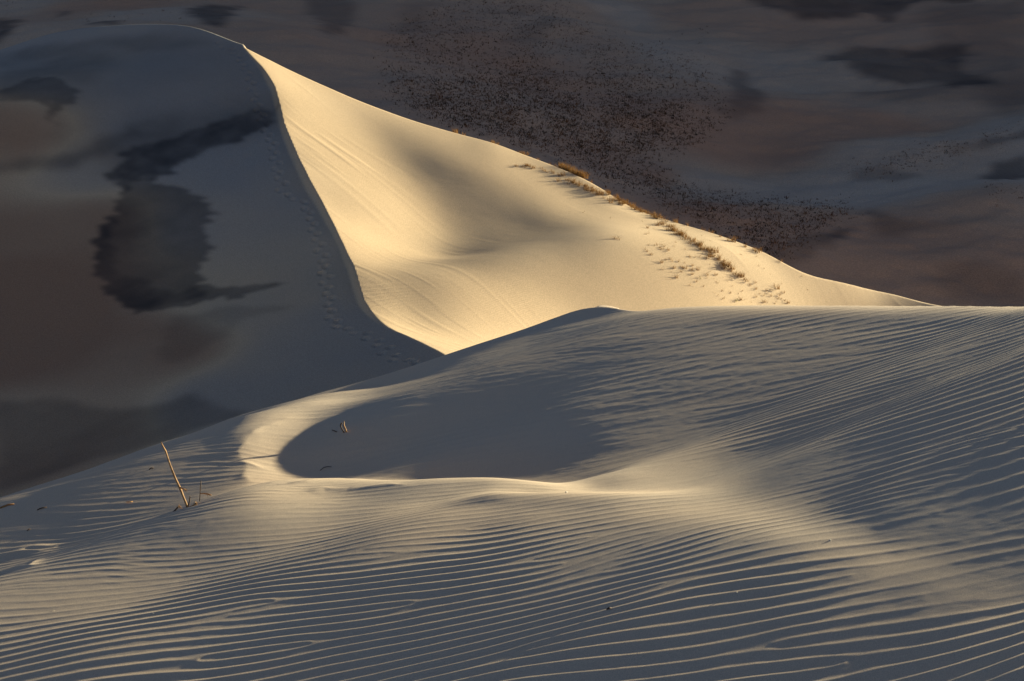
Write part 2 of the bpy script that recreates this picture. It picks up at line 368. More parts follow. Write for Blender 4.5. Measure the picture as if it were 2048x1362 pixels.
warp = 0.12 * vnoise(X * .6, Y * .7, 3) + 0.028 * vnoise(X * 1.7, Y * 2.0, 4) + 0.004 * vnoise(X * 5, Y * 8, 5)
Yw = np.clip(Y + 0.05 * X + warp, 2, 12)
ph = -2 * math.pi * np.log(0.145 - 0.0092 * Yw) / 0.0092        # the ripples get closer together up the slope
ph = ph + vortices(NDIS, 1)
hN = core_fade(NDIS) * ripple(ph) * 0.0043 * (0.85 + 0.3 * vnoise(X * 1.3, Y * 3, 9)) * np.clip(amp_near, 0, 1)
lamR = 0.145
RDIS = [(1700, 700), (1850, 760), (1500, 800), (1950, 880), (1650, 880), (1350, 760), (1800, 640), (2000, 720), (1580, 740), (1900, 950)]
warp = 0.20 * vnoise(X * .3, Y * .35, 13) + 0.03 * vnoise(X * .9, Y * 1.1, 14) + 0.004 * vnoise(X * 3, Y * 6, 15)
ph = 2 * math.pi * (Y - 0.26 * X + warp) / lamR
ph = ph + vortices(RDIS, 2)
hR = core_fade(RDIS, .2) * ripple(ph, .4, .15) * 0.0034 * (0.75 + 0.5 * vnoise(X * .8, Y * 2, 19)) * np.clip(amp_right, 0, 1)
lamL = 0.09
warp = 0.3 * vnoise(X * .5, Y * .5, 23) + 0.08 * vnoise(X * 1.6, Y * 1.6, 24) + 0.02 * vnoise(X * 4, Y * 7, 25)
ph = 2 * math.pi * (Y + 0.10 * X + warp) / lamL
hL = ripple(ph, .4, .2) * 0.0026 * np.clip(0.55 + 0.9 * vnoise(X * 1.3, Y * 2.2, 29), 0, 1.3) * np.clip(amp_left, 0, 1)
streak = 0.0009 * fbm(X * 1.1, Y * 9, 31, 4) * sstep(Y, 5.5, 8)
Z = Zb + hN + hR + hL + streak + 0.0002 * fbm(X * 14, Y * 22, 41, 2)
# small wind-cut lips that catch the sun at the edge of the saddle and on the brow
for line, hgt, wid in [([(575, 838), (540, 850), (508, 862), (490, 885), (476, 905), (482, 922), (492, 938), (488, 952), (505, 964), (545, 966)], .006, .07), ([(470, 930), (500, 932), (530, 940)], .008, .04),
                       ([(572, 968), (612, 964), (655, 958)], .010, .05), ([(612, 988), (650, 978), (700, 980)], .009, .05), ([(690, 984), (750, 976), (802, 970)], .009, .05), ([(0, 1118), (40, 1106), (90, 1102)], .010, .05), ([(10, 1140), (60, 1132), (75, 1120)], .010, .04), ([(60, 1095), (110, 1092)], .008, .04)]:
    w = []
    for px, py in line:
        a, yy = near_pix(px, py); w.append((a * yy, yy))
    D = np.full(Z.shape, 9.0); y0, y1 = min(p[1] for p in w) - .5, max(p[1] for p in w) + .5
    r0, r1 = np.searchsorted(bv, [math.log(y0), math.log(y1)]); xs, ys = X[r0:r1], Y[r0:r1] + .03 * vnoise(X[r0:r1] * 6, Y[r0:r1] * 6, 47); dd = D[r0:r1]; al = np.zeros_like(dd); tot = 0; fade = np.ones_like(dd)
    for k, ((x0, q0), (x1, q1)) in enumerate(zip(w, w[1:])):
        L2 = (x1 - x0) ** 2 + (q1 - q0) ** 2; tt = np.clip(((xs - x0) * (x1 - x0) + (ys - q0) * (q1 - q0)) / L2, 0, 1)
        e = np.hypot(xs - x0 - tt * (x1 - x0), ys - q0 - tt * (q1 - q0)); c = e < dd
        al = np.where(c, (k + tt) / (len(w) - 1), al); dd = np.minimum(dd, e)
    Z[r0:r1] += hgt * (1 + .4 * vnoise(xs * 9, ys * 5, 48)) * np.exp(-(dd / wid) ** 1.3) * np.sin(np.pi * np.clip(al, .04, .96)) ** .5
stainN = np.zeros_like(Z)
near_o = grid_mesh("near_dune", X, Y, Z, m_near, {"stain": stainN, "tint": np.clip(fbm(X * .5, Y * .9, 51, 3) * .3, -.3, .5)})
near_o["label"] = "rippled pale sand slope in the foreground with a smooth saddle"

# ------------------------------------------------------------------ MID DUNE (two faces meeting in a sharp crest)
CREST = [(490, 95, 113), (505, 115, 111), (520, 133, 109.5), (545, 180, 106), (557, 225, 102.5), (563, 255, 100), (580, 300, 96), (592, 330, 93.5), (613, 375, 90), (640, 420, 87), (662, 455, 84), (682, 495, 81),
         (700, 540, 77.5), (712, 580, 74), (722, 610, 72), (745, 637, 70), (785, 658, 67.5), (820, 675, 65.5), (860, 693, 63), (900, 716, 60.5), (950, 745, 58), (1000, 775, 56), (1050, 805, 54)]
HRIDGE = [(540, 122, 112.5), (600, 150, 112), (650, 170, 111.7), (703, 188, 111.4), (792, 219, 111), (891, 246, 110), (960, 270, 109), (1010, 284, 108), (1055, 301, 107), (1113, 320, 105.7), (1161, 341, 104.7), (1199, 358, 104), (1298, 410, 101.5), (1383, 446, 99.5), (1425, 463, 98.5),
          (1466, 480, 97.7), (1508, 496, 97.2), (1566, 521, 97), (1607, 540, 97.5), (1640, 551, 98.5), (1672, 560, 99.5), (1720, 569, 101), (1767, 576, 102.5), (1800, 581, 103), (1846, 595, 103), (1898, 612, 103), (1960, 640, 102), (2048, 685, 101), (2300, 810, 98)]
LRIDGE = [(-900, 260, 122), (-300, 170, 123), (0, 100, 123), (100, 68, 121.5), (200, 53, 120), (300, 48, 118.5), (380, 51, 117), (430, 66, 115.5), (460, 80, 114.5), (490, 95, 113.2)]
left = Surf(-0.75, 0.45, 38, 150, 44, 40)
LP = list(CREST) + LRIDGE
LP += [(0, 400, 97, .1), (0, 700, 71, .1), (0, 990, 52, .1), (-500, 300, 105, .1), (-500, 900, 60, .1), (300, 400, 91, .1), (300, 700, 66, .1), (300, 880, 54, .1), (500, 800, 56, .1), (600, 600, 67, .1), (450, 250, 103, .1), (800, 730, 58, .1), (900, 850, 50, .1), (150, 200, 113, .1)]
LP += [(700, 300, 103, .1), (900, 600, 75, .1), (1100, 750, 60, .1)]
LSH = [(200, 150, -.02), (400, 130, -.02), (300, 300, -.05), (450, 400, -.07), (200, 600, -.07), (600, 650, -.05), (540, 300, -.08), (640, 520, -.08), (800, 700, -.05), (500, 150, -.02)]


def crest_x(py):
    return np.interp(py, [c[1] for c in CREST], [c[0] for c in CREST])


left.fit(LP, left.dense(LSH, lambda x, y: 120 < y < 960 and x < crest_x(y) - 10), reg=0.002, wsh=.02)
bowl = Surf(-0.35, 0.70, 38, 150, 50, 44)
BRIDGE = [(300, 60, 116), (490, 95, 113)] + HRIDGE + [(2800, 1000, 70)]
BP = list(CREST) + list(HRIDGE)
BP += [(900, 400, 93, .05), (1000, 600, 73, .05), (1200, 600, 77, .05), (1300, 550, 86, .05), (1500, 600, 84, .05), (900, 655, 65, .05), (1200, 760, 62, .05), (1600, 780, 64, .05), (2000, 900, 55, .05), (900, 900, 48, .05)]


def in_bowl(px, py):
    r = np.interp(px, [c[0] for c in HRIDGE], [c[1] for c in HRIDGE])
    return px > crest_x(py) + 8 and py > r + 10 and py < np.interp(px, [900, 1190, 2048], [725, 620, 620]) and 500 < px < 1900


BSH = [(540, 150, .34), (580, 220, .33), (620, 330, .33), (600, 160, .36), (690, 200, .29), (650, 190, .35), (660, 250, .32), (690, 400, .33), (705, 257, .34), (758, 325, .35), (812, 393, .34), (862, 452, .32), (850, 520, .31), (740, 520, .33),
       (720, 215, .27), (755, 242, .22), (785, 275, .19), (815, 310, .17), (845, 340, .15), (870, 370, .14), (890, 395, .13), (920, 430, .13), (950, 460, .15), (900, 350, .15), (940, 375, .13), (990, 395, .13), (1040, 415, .13), (1090, 440, .14), (1140, 465, .16), (1190, 485, .2), (980, 430, .13), (1040, 455, .15), (980, 470, .17), (1080, 490, .19),
       (900, 315, .24), (960, 340, .24), (850, 275, .28), (800, 235, .31),
       (760, 560, .24), (830, 595, .22), (860, 640, .19), (820, 630, .24), (880, 700, .33), (800, 650, .3), (900, 560, .28), (950, 580, .29), (1000, 650, .27), (1080, 620, .27), (940, 520, .21), (1000, 510, .19), (900, 490, .2), (1050, 540, .24), (1100, 520, .23), (1200, 560, .24), (1180, 590, .22), (1000, 560, .26),
       (950, 300, .30), (900, 262, .33), (1000, 330, .33), (1080, 370, .34), (1030, 378, .24), (1150, 410, .34), (1250, 450, .36), (1300, 470, .37), (1250, 520, .27), (1300, 590, .22), (1400, 600, .24), (1350, 500, .36), (1400, 540, .37), (1500, 590, .36), (1450, 520, .37), (1550, 560, .38), (1600, 590, .38), (1250, 405, .38), (1170, 380, .22), (1120, 350, .26), (1200, 395, .24), (1370, 458, .28), (1700, 585, .34), (1780, 595, .3), (1830, 600, .28), (1660, 590, .27), (1500, 520, .38), (1470, 560, .38)]
BSH = [(x, y, max(v, .155) * (1.05 + .2 * min(max((v - .1) / .18, 0), 1))) for x, y, v in BSH]
bowl.fit(BP, bowl.dense(BSH, in_bowl, 22), reg=0.003, wsh=0.025)
NR, NC = 1000, 1150
avm = np.linspace(-0.72, 0.68, NC); bvm = np.linspace(math.log(40), math.log(148), NR)
Ym = np.exp(bvm)[:, None] * np.ones(NC); Xm = avm[None, :] * Ym
qL = left.grid(avm, bvm); qB = bowl.grid(avm, bvm)
ZL = left.falloff(qL * Ym, avm, bvm, LRIDGE, 0.012); ZB = bowl.falloff(qB * Ym, avm, bvm, BRIDGE, 0.012)
# each face only rules on its own side of the crest line
yc = np.array([c[2] for c in CREST][::-1]); xc = np.array([aq(c[0], c[1])[0] * c[2] for c in CREST][::-1])
side = Xm - np.where(Ym > 113, aq(490, 95)[0] * Ym, np.interp(Ym, yc, xc))
w_ = np.clip(side / .25 + .5, 0, 1)
Zm = ZL * (1 - w_) + ZB * w_


def mid_hit(px, py):
    """world point of the mid dune seen at a pixel of the photograph"""
    a, q = aq(px, py); c = int(np.clip(round((a - avm[0]) / (avm[1] - avm[0])), 0, NC - 1))
    col = Zm[:, c] / Ym[:, c]; h = col >= q
    r = int(h.argmax()) if h.any() else int(col.argmax())
    return float(a * Ym[r, c]), float(Ym[r, c]), float(Zm[r, c])


def poly_mask(pts, A, B):
    """inside test of a closed outline given in (a, lnY)"""
    ins = np.zeros(A.shape, bool); n = len(pts)
    for i in range(n):
        x1, y1 = pts[i]; x2, y2 = pts[(i + 1) % n]
        c = ((y1 > B) != (y2 > B)) & (A < (x2 - x1) * (B - y1) / (y2 - y1 + 1e-12) + x1); ins ^= c
    return ins


def blur(M, r):
    k = np.hanning(2 * r + 3)[1:-1]; k /= k.sum()
    P = np.pad(M, ((r, r), (0, 0)), mode="edge"); M = sum(P[i:i + M.shape[0]] * k[i] for i in range(2 * r + 1))
    P = np.pad(M, ((0, 0), (r, r)), mode="edge"); return sum(P[:, i:i + M.shape[1]] * k[i] for i in range(2 * r + 1))


def stains(av, bv, hitfn, polys, X, Y, seed, wf, sdir=0.4, sf=(.04, .5)):
    """dark mineral sand lying in patches; outlines frayed by the wind. hitfn: pixel -> (X, Y, Z)"""
    nr, nc = len(bv), len(av); A, B = np.meshgrid(av, bv); M = np.zeros((nr, nc))
    wa = wf[0] * fbm(X * wf[2], Y * wf[2], seed, 3, .5) + wf[0] * fbm(X * .03, B * 150, seed + 4, 3, .6); wb = wf[1] * fbm(X * wf[2] * 1.1, Y * wf[2] * 1.1, seed + 9, 5, .6)
    for pts, st, soft in polys:
        w = []
        for px, py in pts:
            h = hitfn(px, py); w.append((h[0] / h[1], math.log(h[1])))
        m = poly_mask(w, A + wa, B + wb).astype(float)
        if soft: m = blur(m, soft)
        M = 1 - (1 - M) * (1 - m * st)
    u = X * math.cos(sdir) + Y * math.sin(sdir); v = -X * math.sin(sdir) + Y * math.cos(sdir)
    return np.clip(M * (0.95 + 0.10 * fbm(u * sf[0], v * sf[1] * .4, seed + 20, 3) + 0.12 * fbm(X * wf[2] * 2, Y * wf[2] * 2, seed + 25, 3)), 0, 1)


MPOLY = [([(555, 200), (500, 195), (440, 200), (390, 222), (330, 245), (280, 268), (235, 298), (195, 335), (182, 362), (240, 345), (330, 320), (420, 290), (500, 270), (562, 250)], .5, 22),
         ([(552, 215), (500, 215), (450, 232), (390, 258), (330, 280), (270, 300), (235, 312), (262, 318), (240, 340), (212, 352), (205, 365), (242, 374), (238, 398), (262, 385), (300, 360), (350, 342), (400, 318), (440, 300), (490, 275), (552, 250)], .74, 3),
         ([(470, 245), (400, 272), (330, 295), (280, 310), (300, 318), (250, 345), (240, 368), (290, 352), (350, 332), (410, 302)], .8, 3),
         ([(245, 385), (215, 430), (205, 460), (190, 505), (198, 545), (222, 600), (280, 618), (330, 620), (385, 598), (500, 590), (560, 572), (420, 575), (385, 568), (408, 535), (424, 490), (418, 440), (428, 400), (380, 370), (300, 360)], .58, 3),
         ([(192, 500), (208, 560), (228, 602), (290, 614), (400, 590), (385, 575), (300, 580), (240, 540), (222, 470), (235, 400), (215, 430)], .4, 4),
         ([(344, 629), (315, 735), (350, 730), (396, 708), (450, 670), (500, 640), (600, 610), (480, 600)], .25, 7),
         ([(-10, 335), (40, 325), (130, 298), (250, 262), (310, 250), (250, 298), (180, 320), (90, 345), (-10, 358)], .40, 7),
         ([(92, 205), (104, 225), (108, 258), (125, 222), (175, 180), (140, 165), (60, 160), (-10, 180), (-10, 205)], .5, 3),
         ([(-10, 110), (150, 95), (250, 120), (200, 170), (100, 160), (-10, 200)], .2, 10), ([(20, 105), (200, 75), (420, 82), (380, 105), (200, 98), (60, 122)], .22, 7),
         ([(-10, 150), (150, 85), (420, 60), (500, 110), (555, 200), (400, 260), (250, 310), (100, 345), (110, 258), (95, 205), (-10, 205)], .2, 12),
         ([(-10, 805), (100, 790), (200, 812), (340, 815), (380, 795), (500, 830), (440, 850), (250, 905), (-10, 990)], .42, 10)]
sd0 = mid_hit(240, 345); sd1 = mid_hit(480, 250); SDIR = math.atan2(sd1[1] - sd0[1], sd1[0] - sd0[0])
stM = stains(avm, bvm, mid_hit, MPOLY, Xm, Ym, 61, (.0045, .008, .22), SDIR, (.05, .8))
ripM = splat(avm, bvm, [(lambda h: (h[0] / h[1], math.log(h[1]), v))(mid_hit(px, py)) for px, py, v in
             [(540, 220, 1), (500, 260, .9), (650, 640, 1), (750, 700, 1.2), (600, 590, .9), (840, 730, 1.2), (450, 620, .6), (300, 300, .2), (100, 500, .1), (200, 700, .3), (560, 450, .3), (400, 480, .1), (300, 130, .3), (700, 760, 1.1), (500, 760, .6), (200, 860, .3),
              (600, 250, .05), (700, 400, .02), (900, 500, .02), (1200, 500, .02), (900, 650, .1), (1500, 560, .05)]], eps=.02)
# footprints trodden up the shaded flank
TR = [(434, 88), (450, 95), (474, 108), (497, 150), (505, 182), (516, 212), (524, 235), (532, 262), (546, 290), (551, 318), (557, 345), (563, 372), (572, 396), (592, 402), (610, 412), (624, 440), (632, 468), (638, 496), (647, 525), (652, 552),
      (655, 578), (657, 603), (663, 630), (670, 652), (700, 662), (730, 668), (748, 682), (764, 694), (780, 712), (800, 722), (835, 724), (852, 738)]
pw = [mid_hit(*p)[:2] for p in TR]
steps = []; side_ = 1; carry = 0.0
for (x0, y0), (x1, y1) in zip(pw, pw[1:]):
    L_ = math.hypot(x1 - x0, y1 - y0)
    if L_ > 12 or L_ < 1e-6: continue
    t = carry
    while t < L_:
        f = t / L_; nx, ny = -(y1 - y0) / L_, (x1 - x0) / L_
        steps.append((x0 + (x1 - x0) * f + nx * .20 * side_ + rng.uniform(-.12, .12), y0 + (y1 - y0) * f + ny * .20 * side_ + rng.uniform(-.12, .12), math.atan2(y1 - y0, x1 - x0))); side_ = -side_; t += .85
    carry = t - L_
da = avm[1] - avm[0]; db = bvm[1] - bvm[0]
for x, y, an in steps:
    c = int((x / y - avm[0]) / da); r = int((math.log(y) - bvm[0]) / db); R_ = int(.9 / (y * db)) + 2; C_ = int(.9 / (y * da)) + 2
    sl_ = (slice(max(r - R_, 0), r + R_), slice(max(c - C_, 0), c + C_))
    dx = Xm[sl_] - x; dy = Ym[sl_] - y; u = dx * math.cos(an) + dy * math.sin(an); v = -dx * math.sin(an) + dy * math.cos(an)
    d = np.sqrt((u / .32) ** 2 + (v / .20) ** 2)
    k_ = rng.uniform(.6, 1.3); Zm[sl_] += k_ * (-0.15 * np.exp(-d ** 2 * 1.2) + 0.03 * np.exp(-(d - 1.5) ** 2 * 5))
# sand slips streaming down from the crest, soft relief
p0 = mid_hit(600, 262); p1 = mid_hit(715, 345); an = math.atan2(p1[1] - p0[1], p1[0] - p0[0])
U = Xm * math.cos(an) + Ym * math.sin(an); V = -Xm * math.sin(an) + Ym * math.cos(an)
slipw = splat(avm, bvm, [(lambda h: (h[0] / h[1], math.log(h[1]), v))(mid_hit(px, py)) for px, py, v in
              [(600, 270, 1), (640, 300, 1), (690, 330, .9), (590, 220, .6), (620, 330, .7), (740, 370, .3), (660, 380, .3), (560, 160, .3), (720, 480, .5), (760, 600, .6), (850, 660, .8), (880, 600, .5), (780, 640, .6),
               (900, 400, .0), (800, 300, .0), (1000, 500, 0), (1300, 500, .1), (1600, 580, .5), (1750, 590, .6), (850, 500, .3), (300, 400, 0), (700, 230, .1), (820, 420, .2)]], eps=.02)
st = vnoise(U * .12, V * 1.7, 71); st2 = vnoise(U * .22, V * 3.6, 72)
Zm += np.where(side > -.2, 1, 0) * slipw * (0.05 * np.clip(st - .3, 0, 1) + 0.03 * np.clip(st2 - .4, 0, 1) + 0.008 * vnoise(U * .08, V * .7, 73))
Zm += .04 * fbm(Xm * .1, Ym * .12, 75, 2) + .002 * fbm(Xm * .9, Ym * 1.4, 76, 2)
shade_tintM = splat(avm, bvm, [(lambda h: (h[0] / h[1], math.log(h[1]), v))(mid_hit(px, py)) for px, py, v in
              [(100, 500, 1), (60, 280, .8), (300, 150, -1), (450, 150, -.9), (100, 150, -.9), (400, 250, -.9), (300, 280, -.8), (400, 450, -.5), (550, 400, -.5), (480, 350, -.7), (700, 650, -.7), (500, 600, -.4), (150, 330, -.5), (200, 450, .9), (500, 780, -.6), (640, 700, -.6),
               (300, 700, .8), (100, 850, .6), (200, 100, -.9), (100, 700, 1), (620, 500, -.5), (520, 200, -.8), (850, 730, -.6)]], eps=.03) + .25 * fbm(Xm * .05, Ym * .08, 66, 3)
shade_tintM = shade_tintM * np.clip(.3 - side / .4, 0, 1)  # sand colour drift plus painted shade: darker tint only on the shaded flank
mid_o = grid_mesh("middle_dune", Xm, Ym, Zm, m_mid, {"stain": stM, "tint": shade_tintM, "rip": ripM})
mid_o["label"] = "tall sharp-crested dune with one sunlit golden face and one shaded flank"

# ------------------------------------------------------------------ FAR DUNES
far = Surf(-0.80, 0.90, 110, 700, 50, 44)
FP = [(2048, 650, 138), (1900, 625, 140), (1700, 570, 142), (1500, 505, 142), (1300, 430, 146), (1150, 360, 152), (1000, 290, 162), (850, 235, 172), (700, 165, 185), (500, 90, 205),
      (1330, 395, 158), (1500, 400, 163), (1700, 403, 168), (1850, 392, 170), (2048, 368, 172), (1400, 378, 176), (1600, 388, 182), (1800, 378, 186), (2048, 352, 188),
      (1500, 300, 205), (1750, 320, 200), (1850, 300, 205), (2048, 258, 215), (2048, 320, 200), (1950, 270, 215), (1500, 200, 235), (1800, 230, 235), (2048, 200, 240),
      (1450, 130, 268), (1650, 140, 265), (1850, 140, 265), (2048, 130, 268), (1130, 8, 320), (1200, 45, 305), (1300, 75, 290), (1400, 105, 272), (1430, 180, 240), (1380, 260, 205), (1200, 200, 225), (1000, 150, 235), (900, 60, 270), (1100, 300, 175), (1100, 100, 262),
      (1250, 0, 345), (1500, 60, 310), (1700, 45, 318), (1900, 40, 320), (2048, 20, 330), (1500, 0, 345), (1800, 0, 350),
      (700, 60, 262), (600, 0, 300), (800, 0, 300), (480, 40, 235), (400, 30, 242), (300, 40, 236), (200, 25, 246), (0, 60, 232), (0, 100, 222), (200, 60, 225), (400, 60, 222), (0, 20, 262), (300, 0, 275), (100, 0, 280),
      (-400, 0, 280, .5), (2500, 0, 340, .5), (2500, 500, 170, .5), (-400, 300, 180, .4), (0, 400, 150, .4), (500, 400, 140, .4), (1000, 600, 118, .4),
      (0, -350, 460), (500, -380, 470), (1024, -400, 480), (1500, -420, 480), (2048, -400, 480), (1024, -400, 650, .5), (0, -350, 640, .5), (2048, -400, 650, .5)]
far.fit(FP, None, reg=0.0006)
NR, NC = 760, 950
avf = np.linspace(-0.78, 0.88, NC); bvf = np.linspace(math.log(112), math.log(680), NR)
Yf = np.exp(bvf)[:, None] * np.ones(NC); Xf = avf[None, :] * Yf
Zf = far.grid(avf, bvf) * Yf
ang = .35; U = Xf * math.cos(ang) + Yf * math.sin(ang); V = -Xf * math.sin(ang) + Yf * math.cos(ang)
Zf += 1.9 * fbm(U * .012, V * .03, 81, 4) + .5 * fbm(Xf * .08, Yf * .12, 85, 4)


def far_hit(px, py):
    a, q = aq(px, py); c = int(np.clip(round((a - avf[0]) / (avf[1] - avf[0])), 0, NC - 1))
    col = Zf[:, c] / Yf[:, c]; h = col >= q
    r = int(h.argmax()) if h.any() else int(col.argmax())
    return float(a * Yf[r, c]), float(Yf[r, c]), float(Zf[r, c])


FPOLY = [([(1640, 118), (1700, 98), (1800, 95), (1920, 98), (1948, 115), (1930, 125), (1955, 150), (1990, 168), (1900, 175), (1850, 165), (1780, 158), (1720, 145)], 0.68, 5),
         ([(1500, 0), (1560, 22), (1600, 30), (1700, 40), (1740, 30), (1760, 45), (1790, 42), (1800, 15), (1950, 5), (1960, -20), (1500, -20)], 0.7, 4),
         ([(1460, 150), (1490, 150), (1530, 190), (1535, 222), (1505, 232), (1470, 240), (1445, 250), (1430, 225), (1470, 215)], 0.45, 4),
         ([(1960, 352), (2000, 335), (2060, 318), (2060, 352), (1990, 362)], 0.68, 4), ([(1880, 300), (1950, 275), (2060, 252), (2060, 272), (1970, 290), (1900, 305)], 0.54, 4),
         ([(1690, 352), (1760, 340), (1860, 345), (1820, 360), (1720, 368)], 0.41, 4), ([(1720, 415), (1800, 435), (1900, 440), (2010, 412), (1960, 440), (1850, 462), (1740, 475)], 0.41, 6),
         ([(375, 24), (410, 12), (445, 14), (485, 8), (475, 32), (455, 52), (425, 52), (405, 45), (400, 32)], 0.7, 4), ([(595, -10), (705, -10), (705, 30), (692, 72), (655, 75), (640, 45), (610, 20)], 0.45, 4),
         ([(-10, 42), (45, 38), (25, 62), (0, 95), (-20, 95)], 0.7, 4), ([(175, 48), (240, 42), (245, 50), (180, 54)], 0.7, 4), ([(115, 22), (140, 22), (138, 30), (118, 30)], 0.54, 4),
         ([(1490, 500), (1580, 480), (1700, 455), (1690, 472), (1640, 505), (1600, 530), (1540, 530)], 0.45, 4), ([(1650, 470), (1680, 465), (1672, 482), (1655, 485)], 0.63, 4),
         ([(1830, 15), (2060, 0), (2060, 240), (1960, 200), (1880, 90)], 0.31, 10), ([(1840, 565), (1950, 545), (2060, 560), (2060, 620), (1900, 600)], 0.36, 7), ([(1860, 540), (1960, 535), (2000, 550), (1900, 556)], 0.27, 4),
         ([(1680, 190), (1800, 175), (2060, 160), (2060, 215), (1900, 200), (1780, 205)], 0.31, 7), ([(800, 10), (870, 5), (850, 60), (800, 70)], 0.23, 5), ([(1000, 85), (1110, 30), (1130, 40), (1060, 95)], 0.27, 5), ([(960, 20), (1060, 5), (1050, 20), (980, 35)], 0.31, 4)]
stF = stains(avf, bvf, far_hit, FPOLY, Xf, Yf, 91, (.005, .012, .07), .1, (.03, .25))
tintF = splat(avf, bvf, [(lambda h: (h[0] / h[1], math.log(h[1]), v))(far_hit(px, py)) for px, py, v in
              [(1500, 300, .8), (1600, 250, .8), (1750, 250, .8), (1350, 30, .5), (1700, 75, .6), (1900, 70, .5), (1250, 20, -.5), (1400, 110, -.4), (1500, 130, -.2), (1600, 120, 0), (1400, 370, -.5), (1550, 385, -.7), (1700, 390, -.9), (1850, 375, -.9), (2048, 350, -.8),
               (1750, 500, .6), (1900, 480, .5), (1600, 520, .7), (2000, 560, .6), (1900, 290, -.6), (1800, 310, -.6), (2000, 265, -.6), (1000, 100, .9), (1200, 200, .8), (900, 180, .4), (1300, 350, .7), (1450, 440, .8), (700, 100, .5), (550, 60, .5), (620, 30, .2), (850, 80, .6), (750, 180, .3),
               (300, 25, -.5), (150, 20, .5), (50, 10, -.4), (250, 10, .6), (420, 15, -.2), (1150, 30, .1), (1950, 430, .0), (1850, 200, .3), (1150, 100, .4)]], eps=.015) + .2 * fbm(Xf * .03, Yf * .05, 95, 3)
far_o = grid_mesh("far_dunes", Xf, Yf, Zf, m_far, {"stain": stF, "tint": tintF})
far_o["label"] = "dim dunes with dark sand patches and scattered scrub behind the lit dune"

# ------------------------------------------------------------------ UNSEEN RIDGE added to cast shade over the far dunes, and the valley floor
wv = np.linspace(20, 760, 200); uv = np.linspace(-1, 1, 60)
hh = np.interp(wv, [20, 40, 60, 80, 90, 106, 130, 165, 250, 350, 520, 700, 760], [-16, 10, 55, 90, 102, 122, 145, 165, 200, 235, 240, 120, -16])
hh = hh + 5 * vnoise(wv * .02, wv * 0, 101) * sstep(wv, 120, 200)
WW, UU = np.meshgrid(wv, uv); HH = np.meshgrid(hh, uv)[0]
u_ = 620 + UU * (HH + 20) * 1.25; zz = -17 + (HH + 17) * (1 - np.abs(UU)) + 6 * fbm(WW * .02, u_ * .02, 103, 4) * (1 - np.abs(UU)) * np.abs(UU) * 3
cs, sn = math.sin(SUN_AZ), math.cos(SUN_AZ)
mo = grid_mesh("added_shade_ridge", cs * u_ - sn * WW, sn * u_ + cs * WW, zz, m_far, {"stain": zz * 0, "tint": zz * 0})
mo["label"] = "unseen ridge added beyond the right edge to shade the far dunes"
gx = np.linspace(-1, 1, 60); GX, GY = np.meshgrid(np.sign(gx) * np.abs(gx) ** 3 * 9000, np.sign(gx) * np.abs(gx) ** 3 * 9000)
gr = grid_mesh("ground", GX, GY, -16.5 + 0 * GX, m_far, {"stain": GX * 0, "tint": GX * 0})

# ------------------------------------------------------------------ THINGS: grass, twigs, stalks, pebbles
def near_hit(px, py):
    a, q = aq(px, py); c = int(np.argmin(np.abs(av - a)))
    col = Z[:, c] / Yg[:, c]; h = col >= q; r = int(h.argmax()) if h.any() else int(col.argmax())
    return float(a * Yg[r, c]), float(Yg[r, c]), float(Z[r, c])


def plain_material(name, col, col2, rough=0.75, trans=0.0, scale=8.0):
    m = bpy.data.materials.new(name); m.use_nodes = True; nt = m.node_tree; bs = nt.nodes["Principled BSDF"]
    bs.inputs["Roughness"].default_value = rough; bs.inputs["Specular IOR Level"].default_value = 0.25
    tc = N(nt, "ShaderNodeTexCoord"); nz = N(nt, "ShaderNodeTexNoise"); nz.inputs["Scale"].default_value = scale; nz.inputs["Detail"].default_value = 3
    nt.links.new(tc.outputs["Object"], nz.inputs["Vector"])
    cr_ = N(nt, "ShaderNodeMapRange"); cr_.inputs[1].default_value = .35; cr_.inputs[2].default_value = .65
    mx = N(nt, "ShaderNodeMix", data_type="RGBA"); mx.inputs[6].default_value = (*col, 1); mx.inputs[7].default_value = (*col2, 1)
    nt.links.new(nz.outputs["Fac"], cr_.inputs[0]); nt.links.new(cr_.outputs[0], mx.inputs[0]); nt.links.new(mx.outputs[2], bs.inputs["Base Color"])
    if trans:
        tr = N(nt, "ShaderNodeBsdfTranslucent"); ms = N(nt, "ShaderNodeMixShader"); ms.inputs[0].default_value = trans
        nt.links.new(mx.outputs[2], tr.inputs[0]); nt.links.new(bs.outputs[0], ms.inputs[1]); nt.links.new(tr.outputs[0], ms.inputs[2])
        nt.links.new(ms.outputs[0], nt.nodes["Material Output"].inputs[0])
    return m


m_gold = plain_material("dry_golden_grass", (0.30, 0.16, 0.045), (0.14, 0.075, 0.025), trans=.3, scale=3)
m_green = plain_material("greenish_grass", (0.20, 0.19, 0.07), (0.12, 0.12, 0.05), trans=.3, scale=3)
m_scrub = plain_material("dim_scrub", (0.20, 0.09, 0.035), (0.05, 0.032, 0.02), trans=.15, scale=.6)
m_stalk = plain_material("weathered_stalk", (0.42, 0.26, 0.12), (0.22, 0.12, 0.055), scale=60)
m_darktwig = plain_material("dark_twig", (0.09, 0.055, 0.035), (0.04, 0.025, 0.018), scale=60)
m_fluff = plain_material("golden_fluff", (0.48, 0.27, 0.10), (0.38, 0.20, 0.07), trans=.3, scale=80)
m_stone = plain_material("pale_grit", (0.72, 0.68, 0.60), (0.58, 0.52, 0.44), rough=.35, scale=200)


def mesh_obj(name, V, F, mat, parent=None):
    me = bpy.data.meshes.new(name); me.from_pydata([tuple(v) for v in V], [], F); me.materials.append(mat); me.update()
    me.polygons.foreach_set("use_smooth", np.ones(len(F), bool))
    o = bpy.data.objects.new(name, me); S.collection.objects.link(o)
    if parent: o.parent = parent
    return o


